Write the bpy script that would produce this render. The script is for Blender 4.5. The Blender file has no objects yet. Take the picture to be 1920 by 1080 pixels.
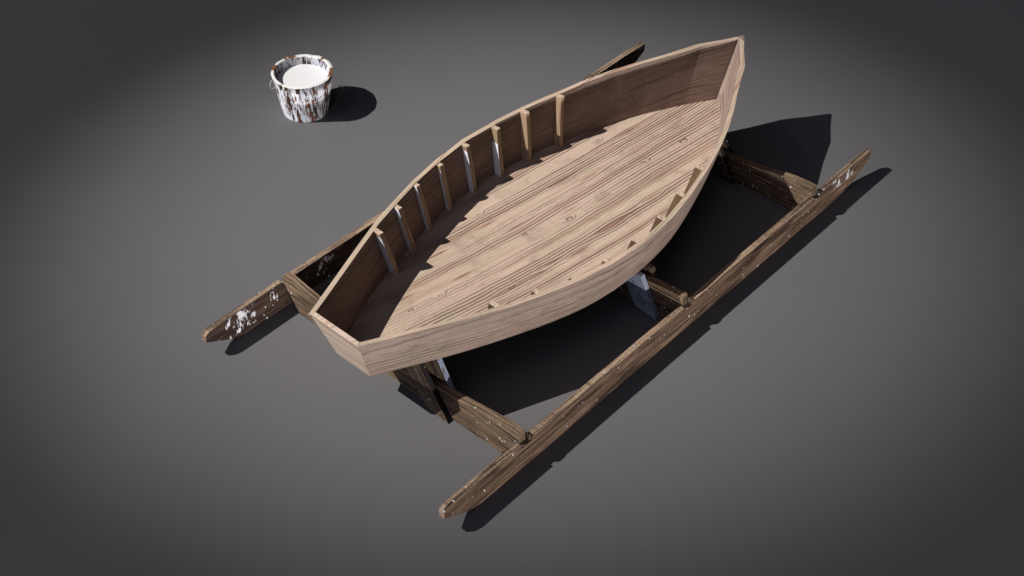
import bpy, math, random
from mathutils import Vector, noise
C = bpy.context.scene.collection
SC = bpy.context.scene

# ------------------------------------------------------------------ camera
cam_d = bpy.data.cameras.new('camera'); cam = bpy.data.objects.new('camera', cam_d); C.objects.link(cam)
cam.location = (-3.9171, -4.0878, 7.3387)
cam.rotation_euler = (0.825613, -0.001771, -0.836761)
cam_d.sensor_width = 36; cam_d.lens = 2696.81 / 1920 * 36; cam_d.clip_end = 200
SC.camera = cam

# ------------------------------------------------------------------ world: very dim studio surround, bluish from the stern side
W = bpy.data.worlds.new('World'); SC.world = W; W.use_nodes = True
nt = W.node_tree; nt.nodes.clear()
wo = nt.nodes.new('ShaderNodeOutputWorld'); bg = nt.nodes.new('ShaderNodeBackground')
tc = nt.nodes.new('ShaderNodeTexCoord'); dt = nt.nodes.new('ShaderNodeVectorMath'); dt.operation = 'DOT_PRODUCT'
dt.inputs[1].default_value = (-0.76, 0.08, 0.64)
rp = nt.nodes.new('ShaderNodeValToRGB')
rp.color_ramp.elements[0].position = 0.62; rp.color_ramp.elements[0].color = (0.010, 0.009, 0.009, 1)
rp.color_ramp.elements[1].position = 1.0; rp.color_ramp.elements[1].color = (0.30, 0.33, 0.44, 1)
nt.links.new(tc.outputs['Generated'], dt.inputs[0]); nt.links.new(dt.outputs['Value'], rp.inputs[0])
nt.links.new(rp.outputs[0], bg.inputs[0]); nt.links.new(bg.outputs[0], wo.inputs[0]); bg.inputs[1].default_value = 1.0

# ------------------------------------------------------------------ lamps
SUND = Vector((-0.7273, 0.5593, 1.0)).normalized()
def spot(name, target, direction, dist, irr, half_deg, blend, radius, col):
    d = bpy.data.lights.new(name, 'SPOT'); o = bpy.data.objects.new(name, d); C.objects.link(o)
    o.location = Vector(target) + direction * dist
    o.rotation_euler = (-(direction)).to_track_quat('-Z', 'Y').to_euler()
    d.energy = irr * 4 * math.pi * dist * dist; d.spot_size = math.radians(2 * half_deg); d.spot_blend = blend
    d.shadow_soft_size = radius; d.color = col
    return o
KEYC = (1.0, 0.955, 0.90)
KD = 60
KPOS = Vector((2.1, 1.25, 0)) + SUND * KD
def spot_from(name, pos, target, irr, R, blend, radius, col):
    direction = (pos - Vector(target)); dist = direction.length
    return spot(name, target, direction.normalized(), dist, irr, math.degrees(math.atan(R / dist)), blend, radius, col)
spot_from('key_lamp_base', KPOS, (2.1, 1.25, 0), 0.72, 16, 0.2, 0.12, KEYC)
kl = spot_from('key_lamp_centre', KPOS, (2.48, 1.75, 0), 4.1, 4.0, 1.0, 0.12, KEYC); kl.scale = (1.0, 0.86, 1.0)
FILLD = Vector((-0.36, -0.93, 0.004)).normalized()
spot('fill_lamp', (2.3, 1.2, 0.6), FILLD, 45, 2.55, 8, 0.3, 0.5, (1.0, 0.95, 0.93))

spot('bucket_fill_lamp', (2.5, 4.09, 0.2), Vector((-0.86, -0.50, 0.035)).normalized(), 20, 1.9, 1.7, 1.0, 0.3, (1.0, 0.97, 0.97))  # added lamp, evens out the light on the bucket behind the boat

vs = SC.view_settings; vs.view_transform = 'Standard'; vs.look = 'None'; vs.exposure = 0; vs.gamma = 1
SC.render.film_transparent = False

# ------------------------------------------------------------------ node helper
class G:
    rnd = 1.0
    def __init__(s, name):
        s.m = bpy.data.materials.new(name); s.m.use_nodes = True; s.t = s.m.node_tree; s.t.nodes.clear()
        s.out = s.n('ShaderNodeOutputMaterial'); s.b = s.n('ShaderNodeBsdfPrincipled'); s.t.links.new(s.b.outputs[0], s.out.inputs[0])
    def n(s, k, **kw):
        x = s.t.nodes.new(k)
        for a, b in kw.items(): setattr(x, a, b)
        return x
    def L(s, a, b): s.t.links.new(a, b)
    def put(s, sock, v):
        if hasattr(v, 'is_output') or isinstance(v, bpy.types.NodeSocket): s.L(v, sock)
        else: sock.default_value = v
    def math(s, op, a, b=None, c=None, clamp=False):
        x = s.n('ShaderNodeMath', operation=op, use_clamp=clamp); s.put(x.inputs[0], a)
        if b is not None: s.put(x.inputs[1], b)
        if c is not None: s.put(x.inputs[2], c)
        return x.outputs[0]
    def scale(s, v, sc, off=(0, 0, 0)):
        x = s.n('ShaderNodeMapping'); s.L(v, x.inputs[0]); x.inputs['Scale'].default_value = sc; x.inputs['Location'].default_value = off
        return x.outputs[0]
    def noise(s, v, scale=1, detail=2, rough=0.5, dist=0.0):
        x = s.n('ShaderNodeTexNoise'); s.L(v, x.inputs['Vector']); x.inputs['Scale'].default_value = scale
        x.inputs['Detail'].default_value = detail; x.inputs['Roughness'].default_value = rough; x.inputs['Distortion'].default_value = dist
        return x.outputs['Fac']
    def vor(s, v, scale=1, rnd=1.0):
        x = s.n('ShaderNodeTexVoronoi', voronoi_dimensions='2D'); s.L(v, x.inputs['Vector']); x.inputs['Scale'].default_value = scale; x.inputs['Randomness'].default_value = rnd
        return x
    def mr(s, v, a, b, c=0.0, d=1.0, smooth=True):
        x = s.n('ShaderNodeMapRange', interpolation_type='SMOOTHSTEP' if smooth else 'LINEAR'); s.put(x.inputs['Value'], v)
        x.inputs['From Min'].default_value = a; x.inputs['From Max'].default_value = b; x.inputs['To Min'].default_value = c; x.inputs['To Max'].default_value = d
        return x.outputs[0]
    def mix(s, f, a, b, mode='MIX'):
        x = s.n('ShaderNodeMix', data_type='RGBA', blend_type=mode); s.put(x.inputs[0], f)
        for i, v in ((6, a), (7, b)):
            if isinstance(v, tuple): x.inputs[i].default_value = (*v, 1) if len(v) == 3 else v
            else: s.L(v, x.inputs[i])
        return x.outputs[2]
    def ramp(s, f, stops):
        x = s.n('ShaderNodeValToRGB'); s.L(f, x.inputs[0]); r = x.color_ramp
        while len(r.elements) < len(stops): r.elements.new(0.5)
        for e, (p, c) in zip(r.elements, stops): e.position = p; e.color = (*c, 1) if isinstance(c, tuple) else (c, c, c, 1)
        return x.outputs[0]
    def uv(s):
        tcn = s.n('ShaderNodeUVMap'); tcn.uv_map = 'grain'
        oi = s.n('ShaderNodeObjectInfo'); cmb = s.n('ShaderNodeCombineXYZ')
        s.L(s.math('MULTIPLY', oi.outputs['Random'], 37.0 * s.rnd), cmb.inputs[0]); s.L(s.math('MULTIPLY', oi.outputs['Random'], 17.0 * s.rnd), cmb.inputs[1])
        a = s.n('ShaderNodeVectorMath', operation='ADD'); s.L(tcn.outputs[0], a.inputs[0]); s.L(cmb.outputs[0], a.inputs[1])
        return a.outputs[0]
    def obj(s): return s.n('ShaderNodeTexCoord').outputs['Object']
    def finish(s, col, rough=0.7, height=None, bump=0.3, dist=0.01, spec=0.3):
        s.put(s.b.inputs['Base Color'], (*col, 1) if isinstance(col, tuple) else col); s.put(s.b.inputs['Roughness'], rough)
        s.b.inputs['Specular IOR Level'].default_value = spec
        if height is not None:
            bp = s.n('ShaderNodeBump'); bp.inputs['Strength'].default_value = bump; bp.inputs['Distance'].default_value = dist
            s.L(height, bp.inputs['Height']); s.L(bp.outputs[0], s.b.inputs['Normal'])
        return s.m

# ------------------------------------------------------------------ materials
def pine(name, light, pale, dark, red, N=22.0, amp=13.0, us=0.75, vsx=4.2, linew=1.0, knots=True, rough_amt=0.5, seam=None, dirt=0.35, spots=(), spindle=0.0, rmin=0.12, streak=0.5, grimec=(0.13, 0.095, 0.075)):
    g = G(name); g.rnd = 0.0 if spots else 1.0; uv = g.uv()
    sep = g.n('ShaderNodeSeparateXYZ'); g.L(uv, sep.inputs[0])
    n1 = g.noise(g.scale(uv, (us, vsx, 1)), 1, 1.5, 0.4, 0.15)
    n1 = g.math('MULTIPLY', n1, amp)
    spin = g.noise(g.scale(uv, (0.85, 7.5, 1), (11, 3, 0)), 1, 1.0, 0.4, 0.1)
    n1 = g.math('ADD', n1, g.math('MULTIPLY', spin, spindle))
    for (kx, ky, kr) in spots:
        dv = g.n('ShaderNodeVectorMath', operation='SUBTRACT'); g.L(uv, dv.inputs[0]); dv.inputs[1].default_value = (kx, ky, 0)
        ln = g.n('ShaderNodeVectorMath', operation='LENGTH'); g.L(g.scale(dv.outputs[0], (0.42, 1, 0)), ln.inputs[0])
        kk = g.mr(ln.outputs['Value'], 0.0, kr, 1.0, 0.0, False)
        n1 = g.math('ADD', n1, g.math('MULTIPLY', g.math('POWER', kk, 1.7), 60 * kr))
    if knots and not spots:
        v = g.vor(g.scale(uv, (0.8, 2.6, 1)), 1.0, 1.0)
        k = g.mr(v.outputs['Distance'], 0.0, 0.14, 1.0, 0.0)
        n1 = g.math('ADD', n1, g.math('MULTIPLY', g.math('POWER', k, 1.6), 4.5))
    wig = g.noise(g.scale(uv, (4, 9, 1), (2, 2, 0)), 1, 3, 0.6)
    n1 = g.math('ADD', g.math('ADD', n1, g.math('MULTIPLY', sep.outputs[1], N)), g.math('MULTIPLY', wig, 0.35))
    f = g.math('FRACT', n1)
    line = g.ramp(f, [(0.0, 0.0), (0.04, 1.0), (0.13 * linew + 0.03, 0.95), (0.20 * linew + 0.05, 0.22), (0.55, 0.03), (1.0, 0.0)])
    region = g.mr(g.noise(g.scale(uv, (0.30, 5.0, 1), (3, 1, 0)), 1, 3, 0.6, 0.0), 0.42, 0.56, rmin, 1.0)
    if spots:
        for (kx, ky, kr) in spots:
            dv = g.n('ShaderNodeVectorMath', operation='SUBTRACT'); g.L(uv, dv.inputs[0]); dv.inputs[1].default_value = (kx, ky, 0)
            ln = g.n('ShaderNodeVectorMath', operation='LENGTH'); g.L(g.scale(dv.outputs[0], (0.42, 1, 0)), ln.inputs[0])
            region = g.math('MAXIMUM', region, g.mr(ln.outputs['Value'], kr * 0.5, kr * 0.85, 0.8, 0.0))
    line = g.math('MULTIPLY', line, region)
    # reddish latewood fills between some of the contour lines
    f2 = g.math('FRACT', g.math('ADD', g.math('MULTIPLY', n1, 0.25), 0.1))
    fill = g.mr(spin, 0.66, 0.69) if spots else g.math('MULTIPLY', g.mr(f2, 0.80, 0.9), g.mr(g.noise(g.scale(uv, (0.9, 5, 1), (9, 4, 0)), 1, 1), 0.5, 0.62))
    fine = g.noise(g.scale(uv, (5, 150, 1)), 1, 3, 0.6)
    weave = g.noise(g.scale(uv, (150, 22, 1)), 1, 2, 0.6)
    big = g.noise(g.scale(uv, (1.6, 2.2, 1)), 1, 3, 0.6)
    col = g.mix(g.mr(big, 0.38, 0.62), light, pale)
    col = g.mix(g.math('MULTIPLY', fill, 0.7), col, red)
    col = g.mix(g.math('MULTIPLY', g.mr(fine, 0.42, 0.75), rough_amt), col, g.mix(1.0, col, (0.55, 0.50, 0.48), 'MULTIPLY'))
    col = g.mix(g.math('MULTIPLY', g.mr(weave, 0.5, 0.8), 0.35), col, g.mix(1.0, col, (0.6, 0.55, 0.5), 'MULTIPLY'))
    col = g.mix(g.math('MULTIPLY', line, 0.86), col, dark)
    st3 = g.noise(g.scale(uv, (1.3, 48, 1), (6, 6, 0)), 1, 4, 0.62, 0.2)
    col = g.mix(g.math('MULTIPLY', g.mr(st3, 0.48, 0.66), streak), col, g.mix(1.0, col, (0.50, 0.40, 0.36), 'MULTIPLY'))
    spk = g.noise(g.scale(uv, (60, 70, 1), (5, 1, 0)), 1, 3, 0.7)
    col = g.mix(g.math('MULTIPLY', g.mr(spk, 0.55, 0.75), 0.45), col, g.mix(1.0, col, (0.55, 0.50, 0.47), 'MULTIPLY'))
    grime = g.noise(g.scale(uv, (5.0, 7.0, 1), (1, 8, 0)), 1, 5, 0.72, 0.5)
    col = g.mix(g.math('MULTIPLY', g.mr(grime, 0.50, 0.78), dirt), col, grimec)
    h = g.math('ADD', g.math('MULTIPLY', line, -1.0), g.math('MULTIPLY', fine, -0.35))
    return g.finish(col, 0.62, h, 0.35, 0.006, 0.35)

def grain_floor(name, light, pale, dark, red, knots, spindles, N=36):
    """one wide board: crisp growth lines that part around knots and reddish spindles"""
    g = G(name); g.rnd = 0.0; uv = g.uv()
    sp = g.n('ShaderNodeSeparateXYZ'); g.L(uv, sp.inputs[0]); X, Y = sp.outputs[0], sp.outputs[1]
    slow = g.noise(g.scale(uv, (0.35, 1.3, 1)), 1, 1.0, 0.4, 0.0)
    wig = g.noise(g.scale(uv, (2.6, 6, 1), (2, 2, 0)), 1, 2, 0.55)
    V = g.math('ADD', g.math('ADD', Y, g.math('MULTIPLY', slow, 0.12)), g.math('MULTIPLY', wig, 0.020))
    # value of the same warp at a spot is not needed: spindles use local Y, then push the warped coordinate
    redm = None
    for (sx, sy, hl, w) in spindles:
        dx = g.math('DIVIDE', g.math('SUBTRACT', X, sx), hl)
        W = g.math('MULTIPLY', g.math('EXPONENT', g.math('MULTIPLY', g.math('MULTIPLY', dx, dx), -1.6)), w)
        d = g.math('SUBTRACT', Y, sy); ad = g.math('ABSOLUTE', d)
        # push = sign(d) * min(|d|, W) * exp(-(|d|-W)+ / s)
        over = g.math('MAXIMUM', g.math('SUBTRACT', ad, W), 0.0)
        push = g.math('MULTIPLY', g.math('MINIMUM', ad, W), g.math('EXPONENT', g.math('MULTIPLY', over, -14.0)))
        push = g.math('MULTIPLY', push, g.math('SIGN', d))
        V = g.math('SUBTRACT', V, push)
        inside = g.mr(g.math('SUBTRACT', W, ad), w * 0.05, w * 0.45)
        redm = inside if redm is None else g.math('MAXIMUM', redm, inside)
    km = None
    for (kx, ky, kr) in knots:
        dv = g.n('ShaderNodeVectorMath', operation='SUBTRACT'); g.L(uv, dv.inputs[0]); dv.inputs[1].default_value = (kx, ky, 0)
        ln = g.n('ShaderNodeVectorMath', operation='LENGTH'); g.L(g.scale(dv.outputs[0], (0.45, 1, 0)), ln.inputs[0])
        kk = g.mr(ln.outputs['Value'], 0.0, kr, 1.0, 0.0, False)
        V = g.math('ADD', V, g.math('MULTIPLY', g.math('POWER', kk, 1.5), kr * 1.5))
        m = g.mr(ln.outputs['Value'], kr * 0.45, kr * 0.9, 1.0, 0.0); km = m if km is None else g.math('MAXIMUM', km, m)
    ph = g.math('MULTIPLY', V, N); fr = g.math('FRACT', ph); cell = g.math('FLOOR', ph)
    cv = g.n('ShaderNodeCombineXYZ'); g.L(X, cv.inputs[0]); g.L(V, cv.inputs[1])
    wn = g.n('ShaderNodeTexWhiteNoise', noise_dimensions='1D'); g.L(cell, wn.inputs['W'])
    region = g.mr(g.noise(g.scale(cv.outputs[0], (0.22, 7.5, 1), (3, 1, 0)), 1, 1.5, 0.5, 0.0), 0.43, 0.56, 0.08, 1.0)
    region = g.math('MAXIMUM', region, g.math('MULTIPLY', km, 0.8))
    strength = g.math('MULTIPLY', region, g.mr(wn.outputs['Value'], 0.0, 0.7, 0.5, 1.0, False))
    line = g.ramp(fr, [(0.0, 0.0), (0.06, 1.0), (0.27, 1.0), (0.42, 0.15), (1.0, 0.0)])
    line = g.math('MULTIPLY', line, strength)
    line = g.math('MULTIPLY', line, g.math('SUBTRACT', 1.0, g.math('MULTIPLY', redm, 0.9)))
    big = g.noise(g.scale(uv, (1.6, 2.2, 1)), 1, 3, 0.6)
    col = g.mix(g.mr(big, 0.38, 0.62), light, pale)
    tint = g.noise(g.scale(cv.outputs[0], (0.35, 13, 1), (7, 7, 0)), 1, 2, 0.5)
    col = g.mix(g.math('MULTIPLY', g.mr(tint, 0.52, 0.64), 0.5), col, g.mix(1.0, col, (0.70, 0.56, 0.52), 'MULTIPLY'))
    col = g.mix(g.math('MULTIPLY', redm, 0.75), col, red)
    fine = g.noise(g.scale(cv.outputs[0], (3, 170, 1)), 1, 3, 0.6)
    weave = g.noise(g.scale(uv, (90, 60, 1)), 1, 2, 0.7)
    dk = g.mix(1.0, col, (0.58, 0.53, 0.50), 'MULTIPLY')
    col = g.mix(g.math('MULTIPLY', g.mr(fine, 0.42, 0.68), 0.65), col, dk)
    col = g.mix(g.math('MULTIPLY', g.mr(weave, 0.50, 0.72), 0.5), col, g.mix(1.0, col, (0.66, 0.62, 0.58), 'MULTIPLY'))
    col = g.mix(g.math('MULTIPLY', line, 0.9), col, dark)
    grime = g.noise(g.scale(uv, (4.0, 6.0, 1), (1, 8, 0)), 1, 6, 0.75, 0.6)
    col = g.mix(g.math('MULTIPLY', g.mr(grime, 0.48, 0.72), 0.45), col, (0.17, 0.125, 0.095))
    h = g.math('ADD', g.math('MULTIPLY', line, -1.0), g.math('MULTIPLY', fine, -0.3))
    return g.finish(col, 0.6, h, 0.4, 0.006, 0.35)
SPINDLES = [(0.466, 0.353, 0.149, 0.012), (0.657, 0.243, 0.133, 0.012), (-0.151, 0.17, 0.186, 0.0132), (-0.317, 0.333, 0.133, 0.012), (0.225, 0.049, 0.128, 0.0096), (0.321, -0.288, 0.223, 0.0192), (-0.102, -0.348, 0.17, 0.0144), (-0.569, -0.335, 0.202, 0.0156), (-0.794, -0.323, 0.106, 0.012), (0.778, -0.258, 0.17, 0.0156), (1.335, 0.454, 0.213, 0.0156), (1.003, 0.4, 0.117, 0.0096), (1.692, 0.274, 0.128, 0.012), (1.155, 0.219, 0.16, 0.0132), (-0.817, 0.297, 0.149, 0.0132), (-0.365, -0.307, 0.128, 0.0108), (0.508, -0.02, 0.138, 0.0108), (-0.857, -0.008, 0.138, 0.012), (-1.337, 0.051, 0.16, 0.0132), (1.028, -0.123, 0.106, 0.0096)]

M = {}
KNOTS = [(1.045, 0.528, 0.041), (1.493, 0.051, 0.041), (0.159, -0.034, 0.045), (-0.272, 0.457, 0.041), (-1.14, -0.087, 0.045), (-0.2, 0.05, 0.026), (1.1, 0.07, 0.026), (-1.4, -0.088, 0.026)]
M['floor_pine'] = grain_floor('floor_pine', (0.62, 0.475, 0.380), (0.57, 0.460, 0.355), (0.055, 0.026, 0.018), (0.27, 0.13, 0.09), KNOTS, SPINDLES)
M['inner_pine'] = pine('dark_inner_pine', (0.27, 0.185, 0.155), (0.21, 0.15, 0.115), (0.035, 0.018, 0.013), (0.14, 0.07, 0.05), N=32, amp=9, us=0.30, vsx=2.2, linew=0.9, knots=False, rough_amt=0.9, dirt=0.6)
M['transom_pine'] = pine('transom_pine', (0.72, 0.575, 0.475), (0.66, 0.55, 0.44), (0.30, 0.18, 0.11), (0.55, 0.36, 0.27), N=22, amp=6, us=1.0, vsx=2.0, linew=0.5, knots=False, dirt=0.15)
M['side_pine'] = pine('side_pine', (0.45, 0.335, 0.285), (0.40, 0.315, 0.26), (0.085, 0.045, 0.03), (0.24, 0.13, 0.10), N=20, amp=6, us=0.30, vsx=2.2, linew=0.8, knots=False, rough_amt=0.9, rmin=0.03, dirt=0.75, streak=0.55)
M['edge_pine'] = pine('edge_pine', (0.66, 0.51, 0.395), (0.58, 0.47, 0.36), (0.22, 0.12, 0.07), (0.44, 0.26, 0.19), N=22, amp=6, us=1.0, vsx=2.0, linew=0.5, knots=False, dirt=0.15)
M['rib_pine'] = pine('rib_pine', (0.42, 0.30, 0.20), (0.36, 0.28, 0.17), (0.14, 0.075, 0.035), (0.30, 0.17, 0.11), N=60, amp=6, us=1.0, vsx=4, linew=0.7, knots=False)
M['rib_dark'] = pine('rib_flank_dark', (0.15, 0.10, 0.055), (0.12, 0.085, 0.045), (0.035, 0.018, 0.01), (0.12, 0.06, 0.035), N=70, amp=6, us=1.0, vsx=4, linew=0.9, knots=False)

def painted(name, base, speck):
    g = G(name); uv = g.uv()
    wear = g.noise(g.scale(uv, (9, 14, 1)), 1, 5, 0.7, 0.4)
    fine = g.noise(g.scale(uv, (14, 90, 1)), 1, 3, 0.6)
    col = g.mix(g.mr(fine, 0.3, 0.8), base, tuple(c * 0.82 for c in base))
    col = g.mix(g.math('MULTIPLY', g.mr(wear, 0.52, 0.62), speck), col, (0.10, 0.085, 0.08))
    return g.finish(col, 0.5, wear, 0.25, 0.005)
M['white_flank'] = painted('white_flank_paint', (0.82, 0.86, 0.95), 0.25)  # white paint; its cool tint stands in for bluish ambient in shade
M['blue_lit_white'] = painted('blue_lit_white_paint', (0.30, 0.34, 0.45), 0.85)  # white paint with bluish light mixed into its base colour

def old(name, dark, mid, light, windows=(), speck=0.90, cross=False):
    g = G(name); uv = g.uv()
    st = g.noise(g.scale(uv, (2.4, 105, 1)), 1, 4, 0.7, 0.5)
    st2 = g.noise(g.scale(uv, (1.4, 20, 1), (4, 2, 0)), 1, 4, 0.6, 0.6)
    blo = g.noise(g.scale(uv, (1.8, 6, 1), (7, 3, 0)), 1, 4, 0.6, 0.2)
    s_ = g.math('ADD', g.math('MULTIPLY', st, 0.6), g.math('MULTIPLY', st2, 0.4))
    col = g.ramp(s_, [(0.40, dark), (0.485, mid), (0.57, light), (0.68, tuple(c * 0.8 for c in light))])
    col = g.mix(g.mr(blo, 0.42, 0.66), col, g.mix(1.0, col, (0.62, 0.58, 0.60), 'MULTIPLY'))
    crack = g.math('MULTIPLY', g.mr(g.noise(g.scale(uv, (1.3, 60, 1), (2, 9, 0)), 1, 2, 0.5, 0.9), 0.57, 0.62), 0.8)
    col = g.mix(crack, col, (0.018, 0.011, 0.008))
    spk = g.noise(g.scale(uv, (38, 70, 1), (5, 1, 0)), 1, 3, 0.7)
    col = g.mix(g.math('MULTIPLY', g.mr(spk, 0.50, 0.70), 0.55), col, g.mix(1.0, col, (0.35, 0.31, 0.29), 'MULTIPLY'))
    if cross:
        cr = g.noise(g.scale(uv, (55, 9, 1), (1, 1, 0)), 1, 3, 0.65, 0.3)
        col = g.mix(g.math('MULTIPLY', g.mr(cr, 0.50, 0.66), 0.75), col, g.mix(1.0, col, (0.42, 0.36, 0.33), 'MULTIPLY'))
    # white paint: small flicks everywhere, bigger drips inside the windows
    wob = g.n('ShaderNodeVectorMath', operation='ADD'); g.L(g.scale(uv, (1, 1, 1)), wob.inputs[0])
    v = g.vor(g.scale(wob.outputs[0], (44, 24, 1)), 1.0, 1.0); sp = g.n('ShaderNodeSeparateColor'); g.L(v.outputs['Color'], sp.inputs[0])
    rad = g.mr(sp.outputs[0], speck, 1.0, 0.0, 0.30, False)
    dots = g.math('GREATER_THAN', rad, v.outputs['Distance'])
    clus = g.mr(g.noise(g.scale(uv, (2.6, 2.2, 1), (5, 5, 0)), 1, 2), 0.44, 0.56)
    paint = g.math('MULTIPLY', dots, clus)
    if windows:
        sx = g.n('ShaderNodeSeparateXYZ'); g.L(g.obj(), sx.inputs[0])
        dn = g.math('ADD', g.math('MULTIPLY', g.noise(g.scale(uv, (15, 8, 1), (1, 9, 0)), 1, 2, 0.5, 0.6), 0.55), g.math('MULTIPLY', g.noise(g.scale(uv, (62, 17, 1), (3, 5, 0)), 1, 3, 0.7, 0.5), 0.47))
        for (a, b, z0, z1, th) in windows:
            a -= 2.5; b -= 2.5
            m = g.math('MULTIPLY', g.mr(sx.outputs[0], a - 0.05, a + 0.06), g.mr(sx.outputs[0], b - 0.06, b + 0.05, 1, 0))
            m = g.math('MULTIPLY', m, g.mr(sx.outputs[2], z0 - 0.03, z0 + 0.04)); m = g.math('MULTIPLY', m, g.mr(sx.outputs[2], z1 - 0.02, z1 + 0.02, 1, 0))
            w = g.mr(g.math('MULTIPLY', dn, m), th, th + 0.03)
            paint = g.math('MAXIMUM', paint, w)
    col = g.mix(paint, col, (0.78, 0.78, 0.82))
    h = g.math('SUBTRACT', g.math('ADD', s_, g.math('MULTIPLY', paint, 0.3)), crack)
    return g.finish(col, 0.75, h, 0.7, 0.010, 0.25)
M['old_left_shaded'] = old('weathered_rail_wood_shaded', (0.018, 0.010, 0.008), (0.055, 0.032, 0.024), (0.10, 0.064, 0.042), [(0.14, 0.50, 0.02, 0.25, 0.532), (0.55, 0.72, 0.10, 0.24, 0.57), (1.0, 1.25, 0.05, 0.23, 0.53), (0.4, 1.6, 0.225, 0.30, 0.60)])  # darkened base colour stands in for shade on the inner rail face
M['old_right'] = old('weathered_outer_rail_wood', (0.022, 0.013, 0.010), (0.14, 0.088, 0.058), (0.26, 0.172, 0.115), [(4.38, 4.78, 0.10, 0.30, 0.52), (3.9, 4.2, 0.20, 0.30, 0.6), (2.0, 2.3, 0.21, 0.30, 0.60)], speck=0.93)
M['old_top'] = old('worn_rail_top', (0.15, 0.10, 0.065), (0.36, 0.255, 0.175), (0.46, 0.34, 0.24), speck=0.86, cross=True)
M['old_beam'] = old('weathered_beam_wood', (0.045, 0.03, 0.02), (0.18, 0.125, 0.080), (0.29, 0.205, 0.130), speck=0.80)
M['shaded_edge'] = old('shaded_edge_wood', (0.006, 0.005, 0.005), (0.014, 0.011, 0.010), (0.03, 0.024, 0.02), speck=0.78)  # near-black colour stands in for shade on the brace edges
M['old_brace'] = old('weathered_brace_wood', (0.035, 0.022, 0.015), (0.13, 0.09, 0.06), (0.21, 0.15, 0.10), speck=0.86)

g = G('studio_floor_grey'); o_ = g.obj(); nf = g.noise(o_, 1.3, 4, 0.6)
M['ground'] = g.finish(g.mix(nf, (0.132, 0.130, 0.137), (0.139, 0.137, 0.144)), 0.95, None, spec=0.0)

def bucket_mat(name, inside=False):
    g = G(name); uv = g.uv()
    st = g.noise(g.scale(uv, (20, 3.0, 1)), 1, 4, 0.68, 0.6)
    sm = g.noise(g.scale(uv, (50, 11, 1), (3, 3, 0)), 1, 4, 0.75, 0.5)
    big = g.noise(g.scale(uv, (7, 4.0, 1), (8, 1, 0)), 1, 3, 0.6, 0.5)
    s_ = g.math('ADD', g.math('ADD', g.math('MULTIPLY', st, 0.46), g.math('MULTIPLY', sm, 0.36)), g.math('MULTIPLY', big, 0.24))
    col = g.ramp(s_, [(0.40, (0.78, 0.79, 0.82)), (0.515, (0.66, 0.68, 0.74)), (0.54, (0.30, 0.27, 0.27)), (0.56, (0.045, 0.02, 0.012)), (0.72, (0.02, 0.012, 0.01))])
    if not inside:
        br = g.math('MULTIPLY', g.mr(g.noise(g.scale(uv, (9, 5, 1), (1, 7, 0)), 1, 3), 0.5, 0.57), g.mr(s_, 0.53, 0.57))
        col = g.mix(br, col, (0.16, 0.06, 0.022))
    gs = g.math('MULTIPLY', g.mr(g.noise(g.scale(uv, (6, 9, 1), (4, 4, 0)), 1, 4), 0.45, 0.65), 0.4)
    col = g.mix(gs, col, g.mix(1.0, col, (0.62, 0.66, 0.74), 'MULTIPLY'))
    return g.finish(col, 0.55, s_, 0.5, 0.006)
M['bucket'] = bucket_mat('chipped_white_paint'); M['bucket_in'] = bucket_mat('streaked_inner_paint', True)
g = G('rim_rust_and_paint'); uv = g.uv()
M['rim'] = g.finish(g.ramp(g.noise(g.scale(uv, (7, 3, 1)), 1, 4, 0.6), [(0.54, (0.78, 0.78, 0.78)), (0.57, (0.40, 0.30, 0.24)), (0.59, (0.20, 0.085, 0.04))]), 0.6)
g = G('liquid_white_paint'); M['liquid'] = g.finish((0.86, 0.86, 0.88), 0.32, g.noise(g.obj(), 9, 2), 0.05, 0.004, spec=0.4)
g = G('dull_wire'); M['wire'] = g.finish((0.30, 0.31, 0.31), 0.45); g.b.inputs['Metallic'].default_value = 0.6

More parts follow.
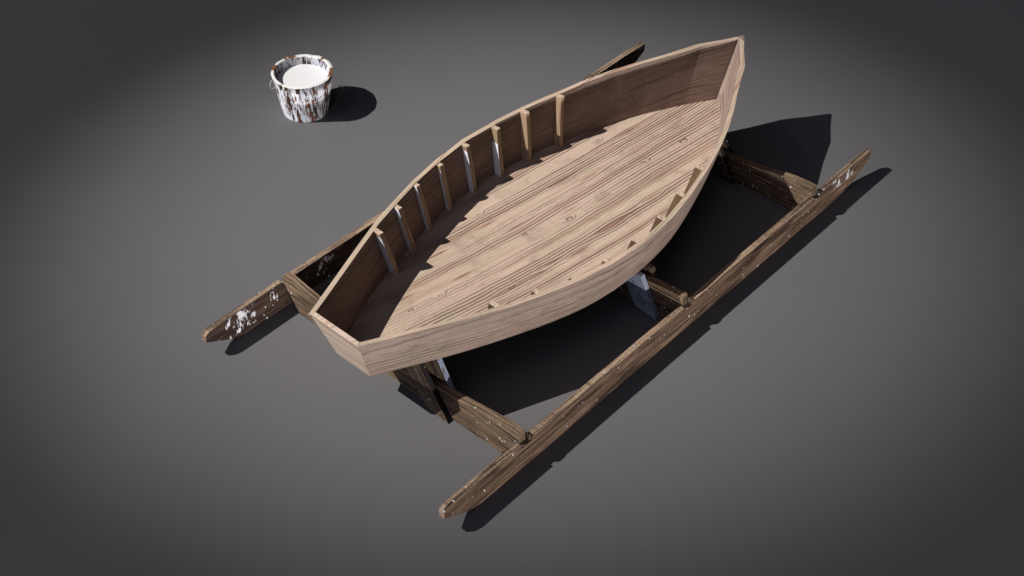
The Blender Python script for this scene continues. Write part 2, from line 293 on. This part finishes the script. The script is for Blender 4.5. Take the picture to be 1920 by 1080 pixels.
# ------------------------------------------------------------------ mesh helpers
def link(name, me, mats, parent=None):
    o = bpy.data.objects.new(name, me); C.objects.link(o)
    for m in (mats if isinstance(mats, (list, tuple)) else [mats]): me.materials.append(m)
    if parent: o.parent = parent
    return o
def loft(name, rings, mats, parent=None, uvf=None, matf=None, u0=0.0, bevel=0.0, us=None, origin=None, closed=False):
    """rings: lists of equal length; faces get a grain UV (u along the piece, v across the face)."""
    n = len(rings[0]); verts = [tuple(p) for r in rings for p in r]; faces = []; uvs = []; mi = []
    cum = [u0]
    for a, b in zip(rings[:-1], rings[1:]):
        ca = sum((Vector(p) for p in a), Vector()) / n; cb = sum((Vector(p) for p in b), Vector()) / n; cum.append(cum[-1] + (cb - ca).length)
    for i in range(len(rings) - 1):
        for j in range(n):
            k = (j + 1) % n
            idx = (i * n + j, i * n + k, (i + 1) * n + k, (i + 1) * n + j)
            faces.append(idx)
            if uvf: uvs.append([uvf(Vector(verts[q]), j) for q in idx])
            else:
                def perim(r, a): return sum((Vector(r[(t + 1) % n]) - Vector(r[t])).length for t in range(a))
                pa = [perim(rings[i], j), perim(rings[i], j + 1), perim(rings[i + 1], j + 1), perim(rings[i + 1], j)]
                uvs.append([(cum[i], pa[0]), (cum[i], pa[1]), (cum[i + 1], pa[2]), (cum[i + 1], pa[3])])
            mi.append(matf(i, j) if matf else 0)
    if not closed:
        for r, sgn in ((0, 1), (len(rings) - 1, -1)):
            idx = [r * n + j for j in range(n)]
            if sgn > 0: idx = idx[::-1]
            faces.append(tuple(idx)); P0 = Vector(verts[idx[0]]); uvs.append([(cum[r] + 0.2 * (Vector(verts[q]) - P0).length, (Vector(verts[q]) - P0).length) for q in idx]); mi.append(matf(-1, r) if matf else 0)
    if origin is not None: verts = [tuple(Vector(v) - Vector(origin)) for v in verts]
    me = bpy.data.meshes.new(name); me.from_pydata(verts, [], faces)
    ul = me.uv_layers.new(name='grain'); li = 0
    for p, u in zip(me.polygons, uvs):
        for q, w in zip(p.loop_indices, u): ul.data[q].uv = w
    o = link(name, me, mats, parent)
    for p, m_ in zip(me.polygons, mi): p.material_index = m_
    if origin is not None: o.location = origin
    # consistent outward normals
    import bmesh
    bm = bmesh.new(); bm.from_mesh(me); bmesh.ops.recalc_face_normals(bm, faces=bm.faces); bm.to_mesh(me); bm.free()
    if bevel:
        b = o.modifiers.new('bevel', 'BEVEL'); b.width = bevel; b.segments = 2; b.limit_method = 'ANGLE'; b.angle_limit = math.radians(40)
    return o
def thing(name, loc, label, cat, group=None):
    o = bpy.data.objects.new(name, None); C.objects.link(o); o.location = loc; o['label'] = label; o['category'] = cat
    if group: o['group'] = group
    bpy.context.view_layer.update()
    return o
def interp(x, xs, ys):
    if x <= xs[0]: return ys[0]
    for a, b, c, d in zip(xs, xs[1:], ys, ys[1:]):
        if x <= b: return c + (d - c) * (x - a) / (b - a)
    return ys[-1]
def cubic(xn, yn):
    n = len(xn); h = [xn[i + 1] - xn[i] for i in range(n - 1)]
    A = [[0] * n for _ in range(n)]; B = [0] * n; A[0][0] = A[-1][-1] = 1
    for i in range(1, n - 1):
        A[i][i - 1] = h[i - 1]; A[i][i] = 2 * (h[i - 1] + h[i]); A[i][i + 1] = h[i]
        B[i] = 6 * ((yn[i + 1] - yn[i]) / h[i] - (yn[i] - yn[i - 1]) / h[i - 1])
    for i in range(n):
        for r in range(i + 1, n):
            f = A[r][i] / A[i][i]
            if f:
                for c in range(n): A[r][c] -= f * A[i][c]
                B[r] -= f * B[i]
    m = [0] * n
    for i in range(n - 1, -1, -1): m[i] = (B[i] - sum(A[i][c] * m[c] for c in range(i + 1, n))) / A[i][i]
    def f(x):
        i = 0
        while i < n - 2 and x > xn[i + 1]: i += 1
        t = x - xn[i]; H = h[i]
        return yn[i] + t * ((yn[i + 1] - yn[i]) / H - H * (2 * m[i] + m[i + 1]) / 6) + t * t * m[i] / 2 + t ** 3 * (m[i + 1] - m[i]) / (6 * H)
    return f

# ------------------------------------------------------------------ the surface everything stands on
me = bpy.data.meshes.new('ground'); S_ = 60
me.from_pydata([(-S_, -S_, 0), (S_, -S_, 0), (S_, S_, 0), (-S_, S_, 0)], [], [(0, 1, 2, 3)])
gr = link('ground', me, M['ground']); gr['kind'] = 'structure'; gr['label'] = 'plain mid grey studio floor'

# ------------------------------------------------------------------ boat
YC = 1.197
GX = [0.243, 0.60, 0.93, 1.236, 1.467, 1.757, 2.05, 2.373, 2.706, 3.0, 3.3, 3.57, 3.76, 3.979, 4.20, 4.458, 4.62, 4.762]
GW_ = [0.231, 0.385, 0.527, 0.652, 0.725, 0.805, 0.859, 0.888, 0.866, 0.815, 0.737, 0.656, 0.585, 0.482, 0.362, 0.238, 0.113, 0.012]
GX2 = []
GW = []
for i_ in range(len(GX) - 1):
    GX2 += [GX[i_], (GX[i_] + GX[i_ + 1]) / 2]; GW += [GW_[i_], (GW_[i_] + GW_[i_ + 1]) / 2]
GX = GX2 + [GX[-1]]; GW = GW + [GW_[-1]]
pc = [-5.92701829e-04, 5.56953146e-03, 1.00540467e-02, -1.03579245e-01, 8.83250527e-01]
def gz(x): return (((pc[0] * x + pc[1]) * x + pc[2]) * x + pc[3]) * x + pc[4]
XN = [0.378, 0.9, 1.4, 1.9, 2.4, 2.9, 3.4, 3.9, 4.3, 4.55]
cw = cubic(XN, [0.162, 0.416, 0.594, 0.731, 0.778, 0.735, 0.596, 0.414, 0.203, 0.014])
czf = cubic(XN, [0.431, 0.414, 0.375, 0.346, 0.339, 0.344, 0.351, 0.359, 0.370, 0.390])
def gwf(x): return interp(x, GX, GW)
TH = 0.037; FT = 0.035
boat = thing('rowing_boat', (2.4, YC, 0.34), 'unpainted pine rowing boat with open flat floor, pointed bow and small transom', 'boat')
BO = Vector(boat.location)
def loc(p): return Vector(p) - BO
def chine_x(i, n_):
    # chine station matched to a gunwale station
    t = (GX[i] - GX[0]) / (GX[-1] - GX[0]); return XN[0] + t * (XN[-1] - XN[0])
for sgn in (1, -1):
    rings = []
    for i, x in enumerate(GX):
        cx = chine_x(i, 0); wg = gwf(x); wc = max(cw(cx), 0.010); zc = czf(cx); zg = gz(x) if x < 4.75 else 0.917
        ig = max(wg - TH * (1.0 if x < 4.3 else 1.25), 0.001); ic = max(wc - TH * (1.0 if x < 4.2 else 1.2), 0.0008)
        rings.append([loc((cx, YC + sgn * wc, zc)), loc(((x + cx) / 2, YC + sgn * (wg + wc) * 0.5 * 1.012, (zg + zc) / 2)), loc((x, YC + sgn * wg, zg)), loc((x, YC + sgn * ig, zg)), loc(((x + cx) / 2, YC + sgn * ((ig + ic) / 2), (zg + zc) / 2)), loc((cx, YC + sgn * ic, zc))])
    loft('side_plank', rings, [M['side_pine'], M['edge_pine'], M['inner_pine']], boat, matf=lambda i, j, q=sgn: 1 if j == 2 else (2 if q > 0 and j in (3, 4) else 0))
# flat floor
rings = []
for k in range(33):
    x = 0.385 + (4.50 - 0.385) * k / 32
    w = max(cw(x) - TH * 0.55, 0.004); z = czf(x)
    rings.append([loc((x, YC - w, z + 0.003)), loc((x, YC - w, z + FT)), loc((x, YC + w, z + FT)), loc((x, YC + w, z + 0.003))])
loft('floor_planking', rings, M['floor_pine'], boat, uvf=lambda p, j: (p.x, p.y + 0.115 * p.x + (0.0 if j == 1 else 3.0)))
# transom: outer face raked, between the two side planks, top edge level with the gunwale
def tr(x, w, z): return [loc((x, YC - w, z)), loc((x, YC + w, z))]
zt, zb = 0.859, 0.431
a = 0.2450; b = 0.380; o_w = 0.231 - 0.0; 
rings = []
for t in (0.0, 0.34, 0.67, 1.0):
    x = b + (a - b) * t; z = zb + 0.001 + (zt - zb) * t; w = 0.162 + (0.231 - 0.162) * t
    rings.append([loc((x - 0.006, YC - w + 0.0, z)), loc((x - 0.006, YC + w, z)), loc((x + 0.028, YC + w - TH * 0.6, z)), loc((x + 0.028, YC - w + TH * 0.6, z))])
loft('transom', rings, [M['transom_pine']], boat, uvf=lambda p, j: (p.y + 5, p.z + p.x), bevel=0.002)
# stem post inside the bow
rings = []
for t in (0, 0.25, 0.5, 0.75, 1.0):
    xo = 4.545 + (4.764 - 4.545) * t; z = 0.40 + (0.9195 - 0.40) * t; w = 0.034; l = 0.05
    rings.append([loc((xo, YC - 0.004, z)), loc((xo, YC + 0.004, z)), loc((xo - l, YC + w, z)), loc((xo - l, YC - w, z))])
loft('stem_post', rings, M['side_pine'], boat)
# ribs
RT = [(1.17, 0.52, 0.784), (1.468, 0.636, 0.763), (1.747, 0.732, 0.754), (2.044, 0.781, 0.746), (2.345, 0.795, 0.749), (2.66, 0.771, 0.751), (2.949, 0.727, 0.768), (3.278, 0.651, 0.781)]
RB = [(1.217, 0.429), (1.5, 0.54), (1.758, 0.63), (2.035, 0.686), (2.318, 0.70), (2.603, 0.676), (2.885, 0.642), (3.187, 0.574)]
rnd = random.Random(3)
rib_objs = []
for sgn in (1, -1):
    for i, ((xt, wt, ztp), (xb, wb)) in enumerate(zip(RT, RB)):
        rings = []; T = 0.040; cham = []
        for t in (0.0, 0.15, 0.3, 0.5, 0.7, 0.9, 1.0):
            x = xb + (xt - xb) * t; zf = czf(xb) + FT; z = zf + (ztp - zf) * t
            wi = wb + (wt - wb) * t + 0.006 * math.sin(t * math.pi) * (1 if i % 2 else -0.6)
            # outer side: follow the plank's inner surface (slightly sunk in)
            gx_ = x; wo_c = cw(x) - TH; wo_g = gwf(x) - TH; tt = max(0, min(1, (z - czf(x)) / (gz(x) - czf(x))))
            wo = wo_c + (wo_g - wo_c) * tt + 0.006
            sl = (gwf(x + 0.1) - gwf(x - 0.1)) / 0.2 * 0.35
            rings.append([loc((x - T / 2, YC + sgn * wi, z)), loc((x + T / 2, YC + sgn * (wi + sl * T * 0.0), z)), loc((x + T / 2, YC + sgn * wo, z)), loc((x - T / 2, YC + sgn * wo, z))])
        white = sgn > 0 and i < 6
        top_seg = {1: 6, 2: 6, 5: 4}.get(i, 5)
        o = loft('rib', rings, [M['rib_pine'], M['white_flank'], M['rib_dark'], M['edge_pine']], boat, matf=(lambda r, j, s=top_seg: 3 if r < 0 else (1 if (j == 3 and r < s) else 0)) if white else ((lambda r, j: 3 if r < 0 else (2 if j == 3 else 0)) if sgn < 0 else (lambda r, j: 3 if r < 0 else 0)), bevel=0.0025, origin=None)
        if white: o['label'] = 'bare pine rib whose stern-facing flank is painted white'

# ------------------------------------------------------------------ cradle (two rails, three crossbeams, plank braces)
L = 5.0; RW = 2.3387; RTH = 0.0476; ZT = 0.2373
cradle = thing('boat_cradle', (2.5, 1.19, 0), 'weathered paint-spattered brown timber cradle with two long rails under the boat', 'cradle')
CO = Vector(cradle.location)
def cl(p): return Vector(p) - CO
BEAMX = [(0.735, 0.800), (2.490, 2.555), (4.170, 4.235)]
def rail(y0, matn, seed):
    xs = [0.0, 0.0375, 0.08, 0.16, 0.26, 0.335]
    x = 0.45
    while x < 4.60: xs.append(x); x += 0.085
    for a_, b_ in BEAMX:
        xs = [q for q in xs if not (a_ - 0.035 < q < b_ + 0.05)]
        xs += [a_ - 0.012, a_ - 0.006, b_ + 0.020, b_ + 0.034]
    xs += [4.66, 4.74, 4.84, 4.93, 4.985, 5.0]; xs = sorted(set(xs))
    rings = []
    for x in xs:
        # underside: up-swept ends
        if x < 0.34: zl = interp(x, [0, 0.16, 0.26, 0.34], [0.153, 0.062, 0.018, 0.0])
        elif x > 4.62: zl = interp(x, [4.62, 4.70, 4.84, 5.0], [0.0, 0.02, 0.075, 0.163])
        else: zl = 0.0
        zh = interp(x, [0, 0.0375, 4.985, 5.0], [0.212, ZT, ZT, 0.225])
        for a_, b_ in BEAMX:
            if a_ - 0.010 < x < b_ + 0.030: zh = 0.203
        j = lambda k: 0.0025 * noise.noise(Vector((x * 6.0, k * 7.1 + seed, seed * 3.3)))
        jj = 0 if zh < 0.21 else 1
        yw = 0.003 * noise.noise(Vector((x * 0.9, seed, 0)))
        zc_ = 0.0 if x < 0.02 or x > 4.98 else 1.0
        rings.append([cl((x, y0 + yw + j(1), zl)), cl((x, y0 + yw + j(2) * .6, zh + jj * j(3) * zc_)), cl((x, y0 + RTH + yw + j(4), zh + jj * j(5) * zc_)), cl((x, y0 + RTH + yw + j(6), zl))])
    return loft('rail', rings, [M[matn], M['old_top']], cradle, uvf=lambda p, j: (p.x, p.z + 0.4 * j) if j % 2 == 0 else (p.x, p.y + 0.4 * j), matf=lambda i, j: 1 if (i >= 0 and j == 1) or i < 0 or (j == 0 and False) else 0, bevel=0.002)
rail(0.0, 'old_right', 1.7); r2 = rail(RW, 'old_left_shaded', 4.2)
r2['label'] = 'rail behind the boat with thick splashes of white paint near its stern end'
BT = [(0.032, 0.306), (0.10, 0.310), (0.23, 0.298), (0.42, 0.272), (0.60, 0.236), (0.80, 0.212), (1.19, 0.200), (1.60, 0.212), (1.85, 0.232), (2.05, 0.262), (2.24, 0.296), (2.31, 0.300), (2.358, 0.285)]
BB = [(0.032, 0.212), (0.055, 0.206), (0.19, 0.006), (1.19, 0.003), (2.20, 0.006), (2.33, 0.206), (2.358, 0.212)]
for k, (a_, b_) in enumerate(BEAMX):
    ys = sorted({0.032, 0.055, 0.10, 0.145, 0.19, 0.23, 0.32, 0.42, 0.52, 0.60, 0.70, 0.80, 0.95, 1.08, 1.19, 1.30, 1.45, 1.60, 1.72, 1.85, 1.95, 2.05, 2.15, 2.20, 2.27, 2.33, 2.358})
    rings = []
    for y in ys:
        zt_ = interp(y, [q[0] for q in BT], [q[1] for q in BT]); zb_ = interp(y, [q[0] for q in BB], [q[1] for q in BB])
        j = lambda q: 0.005 * noise.noise(Vector((y * 5.0, q * 5.3 + k * 9.1, 2.0)))
        rings.append([cl((a_ + j(1), y, zb_)), cl((a_ + j(2), y, zt_ + j(3))), cl((b_ + j(4), y, zt_ + j(5))), cl((b_ + j(6), y, zb_))])
    loft('crossbeam', rings, M['old_beam'], cradle, bevel=0.003, uvf=lambda p, j: (p.y, p.z + 0.4 * j) if j % 2 == 0 else (p.y, p.x + 0.4 * j))
# braces: one plank each side of each crossbeam, leaning in to the chine, on both sides of the boat
BR = [(0.63, 0.225, 0.0), (0.20, 0.205, 1.0), (0.72, 0.205, 2.0)]
for k, ((a_, b_), (yb, wd, _)) in enumerate(zip(BEAMX, BR)):
    for sx, (x0, x1) in enumerate(((a_ - 0.048, a_ - 0.0065), (b_ + 0.0065, b_ + 0.048))):
        xm = (x0 + x1) / 2
        ztop = czf(xm) - 0.003
        lean = (YC - cw(xm) + 0.035 - yb) / ztop if k != 1 else 0.52
        for side in (1, -1):
            rings = []
            for t in (0.0, 0.25, 0.5, 0.75, 1.0):
                z = 0.004 + (ztop - 0.004) * t; y0 = yb + lean * z; y1 = y0 + wd * (1.0)
                jz = 0.003 * noise.noise(Vector((t * 3, k, side)))
                z2 = z + 0.02 * (1 - t)
                f = (lambda y: y) if side == 1 else (lambda y: 2 * YC - y)
                rings.append([cl((x0, f(y0 + jz), z)), cl((x1, f(y0 + jz), z)), cl((x1, f(y1), z2)), cl((x0, f(y1), z2))])
            blue = side == 1 and ((k == 1 and sx == 0) or (k == 0 and sx == 1))
            o = loft('brace', rings, M['blue_lit_white'] if blue and k == 1 else [M['old_brace'], M['blue_lit_white'] if blue else M['shaded_edge']], cradle, matf=(lambda i, j: 1 if (j == 0 and i >= 0) else 0) if (blue and k == 0) or (k == 0 and sx == 0) or (k == 2) else None, bevel=0.003)
            if blue: o['label'] = 'brace coated in chalky white paint, with bluish light put into its colour' if k == 1 else 'brace with an edge coloured blue-white to look lit'

# ------------------------------------------------------------------ bucket
BX, BY = 2.4976, 4.0898; R1, R2, HB = 0.262, 0.2005, 0.398
bucket = thing('paint_bucket', (BX, BY, 0), 'old bucket with chipped white paint over rusty brown, full of white paint', 'bucket')
NS = 28; rr = random.Random(8)
lip = [0.003 * rr.uniform(-1, 1) + 0.0015 * math.sin(i * 1.9) for i in range(NS)]
def ring(r, z, lipf=0.0, lo=0.0):
    o = []
    for i in range(NS):
        a = 2 * math.pi * i / NS; q = r + lo * lip[i]
        o.append((q * math.cos(a), q * math.sin(a), z + lipf * lip[i]))
    return o
def revolve(name, prof, mats, parent, matf, lip_from):
    rings = [ring(r, z, 1.0 if l else 0.0, 0.5 if l else 0) for r, z, l in prof]
    verts = [p for r in rings for p in r]; faces = []; uvs = []; mi = []
    for i in range(len(rings) - 1):
        for j in range(NS):
            k = (j + 1) % NS; faces.append((i * NS + j, i * NS + k, (i + 1) * NS + k, (i + 1) * NS + j))
            ua, ub = j / NS * 1.55, (j + 1) / NS * 1.55
            va, vb = prof[i][1] + (0 if mi is None else 0), prof[i + 1][1] + 0.0001
            uvs.append([(ua, va), (ub, va), (ub, vb), (ua, vb)]); mi.append(matf(i))
    faces.append(tuple(range(NS))[::-1]); uvs.append([(0, 0)] * NS); mi.append(0)
    faces.append(tuple((len(rings) - 1) * NS + j for j in range(NS))); uvs.append([(0, 0)] * NS); mi.append(matf(len(rings) - 2))
    me = bpy.data.meshes.new(name); me.from_pydata(verts, [], faces); ul = me.uv_layers.new(name='grain')
    for p, u in zip(me.polygons, uvs):
        for q, w in zip(p.loop_indices, u): ul.data[q].uv = w
    o = link(name, me, mats, parent)
    for p, m_ in zip(me.polygons, mi): p.material_index = m_
    return o
def rz(z): return R2 + (R1 - R2) * z / HB
prof = [(R2 - 0.004, 0.0, 0), (rz(0.006), 0.006, 0), (rz(0.1), 0.1, 0), (rz(0.2), 0.2, 0), (rz(0.3), 0.3, 0), (rz(0.385), 0.385, 1), (R1 + 0.001, HB - 0.003, 1), (R1 - 0.022, HB, 1), (R1 - 0.028, HB - 0.008, 1), (rz(0.3) - 0.026, 0.3, 0), (rz(0.2) - 0.026, 0.2, 0), (rz(0.02) - 0.026, 0.02, 0)]
revolve('bucket_body', prof, [M['bucket'], M['rim'], M['bucket_in']], bucket, lambda i: 0 if i < 6 else (1 if i < 8 else 2), 5)
def tube(name, pts, r, m, parent, n=8):
    rings = []
    for i, p in enumerate(pts):
        a = Vector(pts[max(i - 1, 0)]); b = Vector(pts[min(i + 1, len(pts) - 1)]); t = (b - a).normalized()
        up = Vector((0, 0, 1)) if abs(t.z) < 0.9 else Vector((1, 0, 0)); s = t.cross(up).normalized(); w = t.cross(s)
        rings.append([Vector(p) + r * (math.cos(2 * math.pi * k / n) * s + math.sin(2 * math.pi * k / n) * w) for k in range(n)])
    o = loft(name, rings, m, parent)
    for p in o.data.polygons: p.use_smooth = True
    return o
for ang in (math.radians(158), math.radians(40)):
    d_ = Vector((math.cos(ang), math.sin(ang), 0)); s_ = Vector((-math.sin(ang), math.cos(ang), 0))
    pts = []
    for k in range(15):
        q = math.pi * k / 14
        pts.append(d_ * (rz(0.36) - 0.002 + 0.034 * math.sin(q)) + s_ * (0.050 * math.cos(q)) + Vector((0, 0, 0.352 - 0.040 * math.sin(q))))
    tube('wire_loop', pts, 0.0045, M['wire'], bucket)

# white paint inside
me = bpy.data.meshes.new('liquid_paint'); n_ = 48; zl = 0.318; r_ = rz(zl) - 0.0262
vv = [(0, 0, 0)]; 
for rad in (r_ * 0.5, r_): vv += [(rad * math.cos(2 * math.pi * i / n_), rad * math.sin(2 * math.pi * i / n_), 0.0) for i in range(n_)]
lowr = rz(zl - 0.05) - 0.0262
vv += [(lowr * math.cos(2 * math.pi * i / n_), lowr * math.sin(2 * math.pi * i / n_), -0.05) for i in range(n_)]
ff = [(0, 1 + i, 1 + (i + 1) % n_) for i in range(n_)]
for a_ in (1, 1 + n_): ff += [(a_ + i, a_ + n_ + i, a_ + n_ + (i + 1) % n_, a_ + (i + 1) % n_) for i in range(n_)]
me.from_pydata(vv, [], ff); lp = link('liquid_paint', me, M['liquid']); lp.location = (BX, BY, zl)
lp['label'] = 'glossy white liquid paint filling the bucket'; lp['category'] = 'paint'
